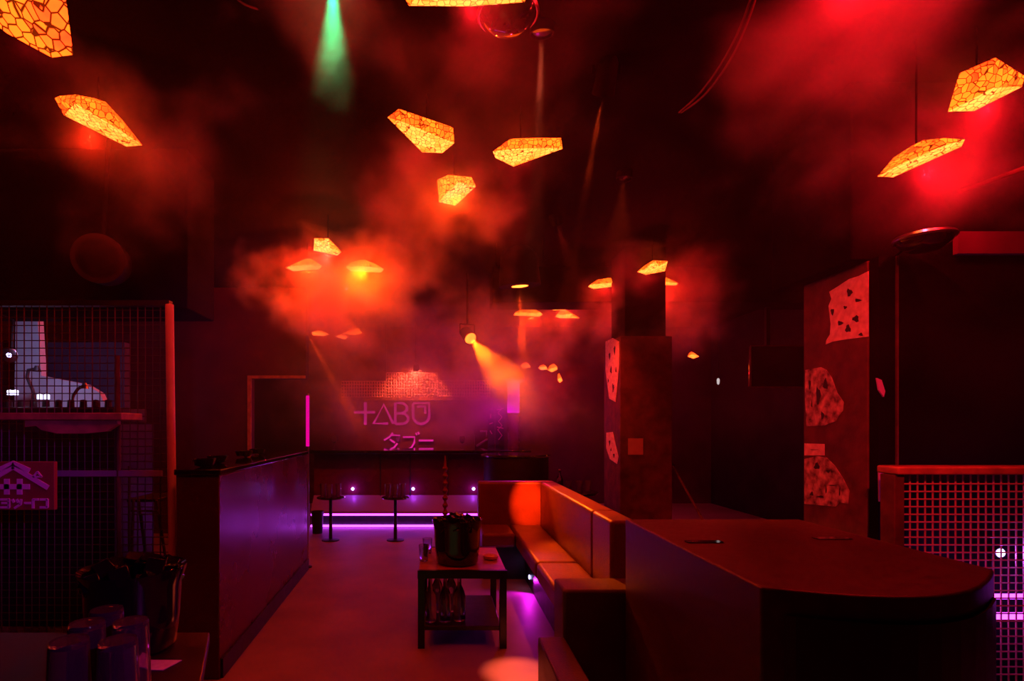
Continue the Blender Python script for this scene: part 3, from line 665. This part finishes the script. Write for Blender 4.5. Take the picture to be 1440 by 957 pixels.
# table glasses and saucer
g = None
for px, y_, lab in ((596, 3.40, 'small glass left of the bucket at the coffee table corner'), (601, 3.60, 'small glass behind the corner glass on the coffee table')):
    c = Vector((W(px, 0, y_).x, y_, th + 0.003))
    if g is None: g = tumbler(c, 0.10, 0.032, lab, 'small glasses on the coffee table')
    else: copy_tree(g, c, lab)
c = Vector((W(690, 0, 3.45).x, 3.45, th + 0.003))
t = thing('ashtray', c, 'small shallow ashtray glowing orange right of the bucket', 'ashtray')
MB().lathe([(0.03, 0), (0.045, 0.004), (0.05, 0.022), (0.044, 0.022), (0.036, 0.008), (0, 0.006)], 24, c).build('dish', M['post'], t, smooth=True)
g = None
for px, y_, lab in ((605, 3.27, 'clear bottle nearest the left leg on the lower shelf'), (626, 3.27, 'clear bottle in front, second on the lower shelf'), (646, 3.29, 'clear bottle in front, rightmost on the lower shelf'), (615, 3.45, 'clear bottle at the back left of the lower shelf'), (634, 3.46, 'clear bottle at the back right of the lower shelf')):
    c = Vector((W(px, 0, y_).x, y_, 0.1265))
    if g is None: g = bottle(c, 0.28, 0.038, M['bottleglass'], 'water_bottle', lab, 'bottles on the lower shelf')
    else: copy_tree(g, c, lab)

# ------------------------------------------------------------------ L-shaped sofa
def sofa():
    t = thing('corner_sofa', (0.85, 3.8, 0), 'L-shaped brown leather bench sofa with low back beside the coffee table', 'sofa')
    L_ = M['leather']
    MB().box(0.62, 0.90, 2.88, 3.52, 0.30, 0.42).build('seat', L_, t, bevel=0.025)
    MB().box(0.62, 0.90, 3.53, 4.88, 0.30, 0.42).build('seat', L_, t, bevel=0.025)
    MB().box(0.34, 0.615, 4.46, 4.90, 0.30, 0.42).build('seat', L_, t, bevel=0.025)
    MB().box(0.905, 1.05, 2.88, 3.24, 0.30, 0.80).build('backrest', L_, t, bevel=0.02)
    MB().box(0.905, 1.05, 3.25, 4.90, 0.30, 0.80).build('backrest', L_, t, bevel=0.02)
    MB().box(0.34, 1.05, 4.91, 5.06, 0.30, 0.80).build('backrest', L_, t, bevel=0.02)
    MB().box(0.60, 1.05, 2.65, 2.872, 0.0, 0.50).build('arm', M['leatherdark'], t, bevel=0.015)
    MB().box(0.72, 1.04, 2.88, 5.04, 0.0, 0.295).box(0.36, 0.72, 4.62, 5.04, 0.0, 0.295).build('plinth', M['black'], t)
    p = Vector((0.715, 4.36, 0.09))
    MB().lathe([(0, 0.008), (0.014, 0.006), (0.018, 0.0)], 14, p, axis=(-1, 0, 0)).build('plinth_light', E_white, t)
    l = bpy.data.lights.new('plinth_glow', 'SPOT'); l.energy = 4; l.color = (0.8, 0.01, 0.8); l.spot_size = 2.6; l.spot_blend = 0.6; l.shadow_soft_size = 0.01
    lo = bpy.data.objects.new('plinth_glow', l); C.objects.link(lo); lo.location = (0.69, 4.25, 0.10); aim(lo, (0.45, 3.9, 0))
sofa()
tag(MB().box(0.47, 0.598, 2.0, 2.62, 0, 0.285).build('platform_step', M['leatherdark'], bevel=0.01), 'low dark step block at the near foot of the sofa', 'step')

# counter behind the sofa
y = 5.7
t = thing('round_counter', (W(735, 0, y).x, y + 0.3, 0), 'dark rounded counter standing behind the sofa corner', 'counter')
cx = W(732, 0, y).x; rr = 0.36
MB().lathe([(rr, 0), (rr, 0.97)], 40, (cx, y + 0.36, 0)).build('counter_body', M['black'], t, smooth=True)
MB().lathe([(rr + 0.02, 0.972), (rr + 0.03, 0.985), (rr + 0.02, 1.0), (0, 1.0)], 40, (cx, y + 0.36, 0)).build('worktop', M['gloss'], t, smooth=True)
# high table with bottles beyond the sofa
y = 5.5; zt2 = W(0, 690, y).z
t = thing('round_table', (W(806, 0, y).x, y, 0), 'small round table with glasses beyond the long sofa back', 'table')
c = Vector((W(806, 0, y).x, y, 0))
MB().lathe([(0.24, zt2 - 0.025), (0.25, zt2 - 0.01), (0.24, zt2), (0, zt2)], 32, c).build('tabletop', M['gloss'], t, smooth=True)
MB().lathe([(0.18, 0), (0.18, 0.012), (0.03, 0.03), (0.03, zt2 - 0.026)], 24, c).build('pedestal', M['metal'], t, smooth=True)
bottle(Vector((W(787, 0, y).x, y, zt2 + 0.001)), 0.22, 0.035, M['bottleglass'], 'liquor_bottle', 'pinkish bottle on the round table beyond the sofa', 'things on the round table')
g = None
for px, lab in ((798, 'small glass next to the bottle on the round table'), (813, 'middle small glass on the round table'), (825, 'small glass furthest right on the round table')):
    c2 = Vector((W(px, 0, y).x, y - 0.05, zt2 + 0.001))
    if g is None: g = tumbler(c2, 0.11, 0.033, lab, 'glasses on the round table')
    else: copy_tree(g, c2, lab)

# ------------------------------------------------------------------ stools by the bar
def low_table(px, y, label, glabels):
    c = W(px, 0, y); c.z = 0; zt_ = 0.50
    t = thing('cocktail_table', c, label, 'table', 'low tables by the bar')
    MB().lathe([(0.15, zt_ - 0.02), (0.16, zt_ - 0.01), (0.15, zt_), (0, zt_)], 28, c).build('tabletop', M['gloss'], t, smooth=True)
    MB().lathe([(0.10, 0), (0.10, 0.01), (0.02, 0.02), (0.018, zt_ - 0.021)], 20, c).build('pedestal', M['black'], t, smooth=True)
    g = None
    for (dx, dy), lb in zip(((-0.09, 0.02), (0.0, -0.05), (0.085, 0.02)), glabels):
        q = c + Vector((dx, dy, zt_ + 0.001))
        if g is None: g = tumbler(q, 0.15, 0.033, lb, 'glasses on the low tables by the bar')
        else: copy_tree(g, q, lb)
low_table(465, 6.2, 'low dark cocktail table left of the first bar light', ('left glass on the low table by the first bar light', 'front glass on the low table by the first bar light', 'right glass on the low table by the first bar light'))
low_table(556, 6.2, 'low dark cocktail table between the first and second bar lights', ('left glass on the low table between the bar lights', 'front glass on the low table between the bar lights', 'right glass on the low table between the bar lights'))
t = thing('trash_bin', (W(445, 0, 6.7).x, 6.7, 0), 'small black bin at the left foot of the bar', 'bin')
c = Vector((W(446, 0, 6.6).x, 6.62, 0)); t.location = c
MB().lathe([(0.06, 0), (0.075, 0.26), (0.08, 0.27), (0.07, 0.27), (0.055, 0.02), (0, 0.02)], 20, c).build('bin_body', M['black'], t, smooth=True)
g = None
for i, (px, lab) in enumerate(((470, 'stemmed glass on the bar left part'), (560, 'stemmed glass on the bar above the middle stool'), (650, 'stemmed glass on the bar near its right end'))):
    c = Vector((W(px, 0, 7.1).x, 7.1, 1.001))
    if g is None:
        g = thing('wine_glass', c, lab, 'glass', 'stemmed glasses on the bar')
        MB().lathe([(0.03, 0), (0.03, 0.003), (0.004, 0.008), (0.004, 0.08), (0.03, 0.10), (0.036, 0.14), (0.03, 0.18), (0.028, 0.18), (0.034, 0.14), (0.028, 0.103), (0, 0.09)], 18, c).build('bowl', M['glass'], g, smooth=True)
    else: copy_tree(g, c, lab)

# ------------------------------------------------------------------ subwoofer, right foreground
def sub():
    zt = 0.85; x0, x1, y1 = 0.90, 1.75, 2.64
    t = thing('subwoofer', (1.3, 2.0, 0), 'huge black speaker cabinet with bowed front and red-lit top', 'speaker cabinet')
    front = []
    for k in range(13):
        u = k / 12; front.append((x0 + (x1 - x0) * u, 1.52 + 0.19 * u ** 2.2 - 0.12 * math.sin(math.pi * u)))
    base = [(x0, y1)] + front + [(x1, y1)]
    MB().prism([(a, b, 0.02) for a, b in base], (0, 0, zt - 0.02)).build('cabinet', M['blackpaint'], t, bevel=0.008)
    fr = [(a * 1.0, b - 0.012) for a, b in front]
    fr2 = [(a, b - 0.002) for a, b in front]
    g_ = fr[0:]; poly = [(x0 + 0.04, fr[0][1] + 0.002)] + fr[1:-1] + [(x1 - 0.04, fr[-1][1])] + [(x1 - 0.04, fr2[-1][1] - 0.002)] + fr2[1:-1][::-1] + [(x0 + 0.04, fr2[0][1] - 0.002)]
    MB().prism([(a, b, 0.06) for a, b in poly], (0, 0, zt - 0.13)).build('grille', M['black'], t)
    for px, py in ((990, 762), (1170, 757)):
        yy = F * (H - zt) / (py - CY); xx = (px - CX) * yy / F
        a = [xx + dx * 0.075 for dx in (-1, -0.9, 0.9, 1, 0.9, -0.9)]; b = [yy + dy for dy in (0, -0.022, -0.022, 0, 0.022, 0.022)]
        MB().prism([(p, q, zt + 0.0005) for p, q in zip(a, b)], (0, 0, 0.003)).build('handle_recess', M['gloss'], t)
    for x in (x0 + 0.08, x1 - 0.08):
        for yy in (1.66, y1 - 0.08): MB().lathe([(0.03, 0), (0.03, 0.0195)], 12, (x, yy, 0)).build('foot', M['black'], t)
sub()

# ------------------------------------------------------------------ pillars with posters
struct('column_right', MB().box(2.10, 3.0, 2.66, 3.13, 0, 2.118), M['brick'], bevel=0.006)
struct('trim_column_right', MB().box(2.185, 2.193, 2.588, 2.599, 0, 2.12), M['brick'])
struct('trim_light_tint_right', MB().box(2.46, XR, 2.57, 2.597, 2.125, 2.23), mat('magenta_light_tint', (0.16, 0.02, 0.12), 0.5, vary=0.4, scale=3))  # added band; magenta light on the soffit is put into its colour
struct('wall_partition_right', MB().box(2.106, XR, 2.60, 2.655, 0, 2.12), mat('matte_black_panel', (0.006, 0.004, 0.006), 0.8, vary=0.2, spec=0.05))
struct('column_middle', MB().box(1.66, 2.14, 5.0, 5.5, 0, 2.14), M['brick'], bevel=0.006)
struct('trim_shaded_column_middle', MB().box(1.72, 2.10, 5.05, 5.45, 2.141, 2.98), M['ceiling'])  # black upper column: the pillar top's shade is put into the colour

def side_poster(px_pts, xface, label, holes=(), m=None, wrinkle=0.004, name='poster'):
    """paper pasted on a pillar face at x = xface; outline given as (u, py) with u the pixel column"""
    pts = []
    for px, py in px_pts:
        yy = F * xface / (px - CX); pts.append(Vector((xface, yy, H - (py - CY) * yy / F)))
    c = sum(pts, Vector()) / len(pts)
    t = thing(name, c, label, 'poster', 'torn posters on the pillars')
    MB().prism([p + Vector((-wrinkle, 0, 0)) for p in pts], (wrinkle * 0.8, 0, 0)).build('paper', m or M['paper'], t)
    for hx_, hy_, rw, rh in holes:
        ring = []
        for k in range(9):
            a = 2 * math.pi * k / 9; q = 0.75 + 0.22 * math.sin(3 * a + hx_)
            px, py = hx_ + rw * q * math.cos(a), hy_ + rh * q * math.sin(a)
            yy = F * xface / (px - CX); ring.append(Vector((xface - wrinkle - 0.001, yy, H - (py - CY) * yy / F)))
        MB().prism(ring, (-0.0012, 0, 0)).build('printed_mark', M['ink'], t)
    return t
side_poster([(1167, 410), (1180, 402), (1195, 392), (1208, 388), (1222, 381), (1222, 473), (1190, 477), (1172, 480), (1162, 484), (1163, 478), (1168, 470), (1169, 455), (1166, 430), (1170, 420)], 2.10,
            'large torn pale poster with dark blotches high on the right pillar',
            [(1196, 411, 5, 7), (1205, 448, 6, 6), (1183, 454, 5, 4), (1194, 462, 5, 7), (1172, 438, 3, 6), (1208, 422, 6, 3), (1212, 470, 4, 3), (1190, 432, 3, 3)])
side_poster([(1133, 520), (1155, 516), (1163, 520), (1170, 530), (1178, 552), (1187, 565), (1186, 577), (1176, 592), (1160, 598), (1135, 599), (1133, 560)], 2.10,
            'crumpled half-torn poster below the large pale one on the right pillar',
            [(1140, 540, 2, 9), (1152, 556, 4, 16), (1162, 540, 4, 10), (1158, 584, 3, 7), (1143, 568, 1, 7)], M['worn'])
side_poster([(1132, 623), (1160, 624), (1160, 640), (1132, 640)], 2.10, 'small blank notice between the lower posters on the right pillar', [(1146, 632, 8, 0.6)])
side_poster([(1132, 645), (1150, 641), (1163, 643), (1175, 655), (1186, 672), (1195, 690), (1193, 708), (1182, 706), (1176, 712), (1132, 708)], 2.10,
            'ragged collage of papers lowest on the right pillar',
            [(1150, 655, 5, 6), (1166, 662, 4, 3), (1155, 698, 7, 2), (1143, 694, 3, 4), (1172, 682, 8, 1), (1163, 688, 1, 8), (1182, 692, 1, 7)], M['worn'])
side_poster([(852, 480), (862, 475), (871, 480), (871, 512), (868, 545), (866, 565), (857, 560), (852, 520)], 1.66, 'tall scribbled poster near the top of the middle pillar',
            [(858, 500, 1.5, 6), (865, 492, 1.5, 8), (860, 520, 1.5, 7), (867, 520, 1, 5), (863, 545, 1.5, 8), (856, 535, 1, 4)])
side_poster([(853, 608), (862, 607), (866, 625), (870, 642), (868, 652), (858, 645), (853, 630)], 1.66, 'small torn poster low on the middle pillar', [(858, 622, 1.5, 5), (864, 640, 1.5, 4), (860, 632, 1, 3)])
y = 4.995
t = thing('notice', W(892, 627, y), 'small square notice on the front of the middle pillar', 'notice')
MB().box(W(883, 0, y).x, W(904, 0, y).x, y - 0.008, y - 0.0005, W(0, 639, y).z, W(0, 616, y).z).build('paper', mat('dull_red_paper', (0.5, 0.3, 0.25), 0.7, vary=0.2), t)

# purple-lit scraps on the dark panel edge
for i, (o_, lab) in enumerate((([(1233, 531), (1240, 534), (1245, 550), (1243, 558), (1236, 548)], 'crumpled violet flyer on the dark partition edge'), ([(1236, 655), (1243, 655), (1242, 705), (1237, 705)], 'narrow violet strip low on the dark partition edge'))):
    t = thing('flyer', W(1240, o_[0][1], 2.58), lab, 'flyer')
    MB().prism([W(a, b, 2.592) for a, b in o_], (0, 0.008, 0)).build('paper', mat('violet_paper', (0.55, 0.35, 0.8), 0.6), t)

# ------------------------------------------------------------------ gabion railing at the right
y = 2.42
t = thing('mesh_railing', (W(1250, 0, y).x, y, 0), 'wire mesh railing with wooden top rail at the right edge', 'railing')
zr = W(0, 655, y).z
X0, X1 = W(1250, 0, y).x, 3.5
MB().box(X0, X1, y - 0.05, y + 0.07, zr - 0.035, zr).build('top_rail', M['wood'], t, bevel=0.008)
MB().box(X0, X0 + 0.045, y - 0.03, y + 0.05, 0, zr - 0.037).build('post', M['brick'], t, bevel=0.004)
MB().box(3.40, 3.45, y - 0.03, y + 0.05, 0, zr - 0.037).build('post', M['wood'], t, bevel=0.004)
mb = MB(); x = X0 + 0.06
while x < 3.4: mb.tube([(x, y, 0.04), (x, y, zr - 0.04)], 0.0035, 5); x += 0.034
z = 0.06
while z < zr - 0.05: mb.tube([(X0 + 0.05, y - 0.006, z), (3.4, y - 0.006, z)], 0.0035, 5); z += 0.034
mb.build('wire_mesh', M['wire'], t)
MB().box(X0 + 0.06, 3.4, y + 0.06, y + 0.08, W(0, 848, y).z, W(0, 842, y).z).build('light_strip', E_purple, t)
MB().box(X0 + 0.06, 3.4, y + 0.05, y + 0.07, W(0, 876, y).z, W(0, 868, y).z).build('light_strip', emis('magenta_led', (3.0, 0.25, 4.0), 1.2), t)
p = W(1407, 777, y + 0.05)
t = thing('rail_spotlight', p, 'small blue-white spotlight glaring behind the mesh railing', 'spotlight')
MB().lathe([(0, 0.01), (0.014, 0.008), (0.02, 0)], 14, p, axis=(0, -1, 0)).build('lens', E_white, t)
MB().lathe([(0.018, -0.05), (0.025, -0.04), (0.024, 0)], 14, p, axis=(0, -1, 0)).build('housing', M['metal'], t)
MB().tube([p + Vector((0, 0.04, 0)), (p.x, p.y + 0.04, 0)], 0.008, 6).build('stem', M['metal'], t)
l = bpy.data.lights.new('rail_glow', 'POINT'); l.energy = 0.8; l.color = (0.30, 0.08, 1.0); l.shadow_soft_size = 0.01
lo = bpy.data.objects.new('rail_glow', l); C.objects.link(lo); lo.location = p + Vector((0, -0.03, 0))

# ------------------------------------------------------------------ things in the dark beyond the pillars
y = 6.2
t = thing('door_panel', (W(927, 0, y).x, y, 0), 'tall pale pinkish panel with an oval window beside the stair rail', 'panel')
MB().box(W(918, 0, y).x, W(936, 0, y).x, y, y + 0.04, W(0, 722, y).z, W(0, 542, y).z).build('leaf', mat('pale_pink_paint', (0.6, 0.35, 0.42), 0.6, vary=0.1), t)
MB().box(W(916, 0, y).x, W(938, 0, y).x, y + 0.005, y + 0.05, 0.0, W(0, 722.5, y).z).build('base', M['black'], t)
MB().lathe([(0.07, 0), (0.07, 0.01), (0, 0.012)], 20, W(924, 570, y), axis=(0, -1, 0)).build('window', M['ink'], t)
t = thing('stair_rail', (W(925, 0, 5.8).x, 5.8, 0), 'dark sloping stair handrail in front of the pale panel', 'handrail')
MB().tube([W(920, 615, 5.8), W(946, 655, 5.3)], 0.022, 8).build('handrail', M['metal'], t, smooth=True)
MB().tube([W(920, 615, 5.8), (W(920, 0, 5.8).x, 5.8, 0)], 0.018, 8).build('post', M['metal'], t, smooth=True)
MB().tube([W(946, 655, 5.3), W(988, 730, 4.0), (W(988, 0, 4.0).x, 4.0, 0)], 0.010, 8).build('lower_handrail', M['brick'], t, smooth=True)
y = 5.9
t = thing('wall_screen', W(1095, 515, y), 'dark rectangular screen in a thin frame between the pillars', 'screen')
a, b = W(1056, 543, y), W(1140, 487, y)
MB().box(a.x, b.x, y, y + 0.05, a.z, b.z).build('display', M['gloss'], t)
MB().box(a.x - 0.01, b.x + 0.01, y - 0.012, y - 0.001, a.z - 0.015, a.z).box(a.x - 0.01, b.x + 0.01, y - 0.012, y - 0.001, b.z, b.z + 0.015).box(a.x - 0.015, a.x, y - 0.012, y - 0.001, a.z, b.z).box(b.x, b.x + 0.015, y - 0.012, y - 0.001, a.z, b.z).build('frame', M['brick'], t)
MB().box(a.x + 0.2, a.x + 0.24, y + 0.05, y + 0.09, b.z - 0.1, ZC).build('mount', M['metal'], t)
q = W(1010, 536, 7.0)
t = thing('exit_light', q, 'tiny white light low in the dark beyond the lone lantern', 'light')
MB().lathe([(0, -0.045), (0.014, -0.03), (0.018, 0.02), (0.01, 0.04)], 12, q).build('lamp_glass', emis('dim_white', (0.6, 0.5, 0.5), 1.0), t)
MB().tube([q, (q.x, q.y, ZC)], 0.004, 6).build('cord', M['matte'], t)

# ------------------------------------------------------------------ coloured room lights, most added to brighten things (mainly out of view)
def fixture_light(loc, tgt, col, power, ang, label):
    loc = Vector(loc)
    can(loc, tgt, 0.06, 0.18, label, lens=M['gloss'], col=col, power=power, angle=ang, blend=1.0)
fixture_light((0.6, 0.3, 1.9), (-2.15, 2.75, 0.95), (0.5, 0.02, 1.0), 75, 19, 'violet spotlight behind the viewer aimed at the caged booth')
fixture_light((0.5, 0.1, 1.7), (-0.72, 1.08, 0.83), (0.8, 0.02, 0.9), 14, 22, 'unseen violet spotlight added to brighten the near table glasses')  # extra unseen lamp, added so the glasses pick up violet
can((0.95, 4.4, 2.95), (1.66, 5.25, 1.5), 0.05, 0.16, 'small black ceiling spotlight added to brighten the posters of the middle pillar', lens=M['gloss'], col=(1.0, 0.03, 0.01), power=160, angle=30, blend=0.8)  # added lamp; brightens the pillar's poster face
fixture_light((0.9, 0.2, 2.8), (2.1, 2.9, 1.2), (1.0, 0.015, 0.02), 330, 36, 'unseen red spotlight added to brighten the poster pillar')  # unseen lamp added for stronger red on the torn posters
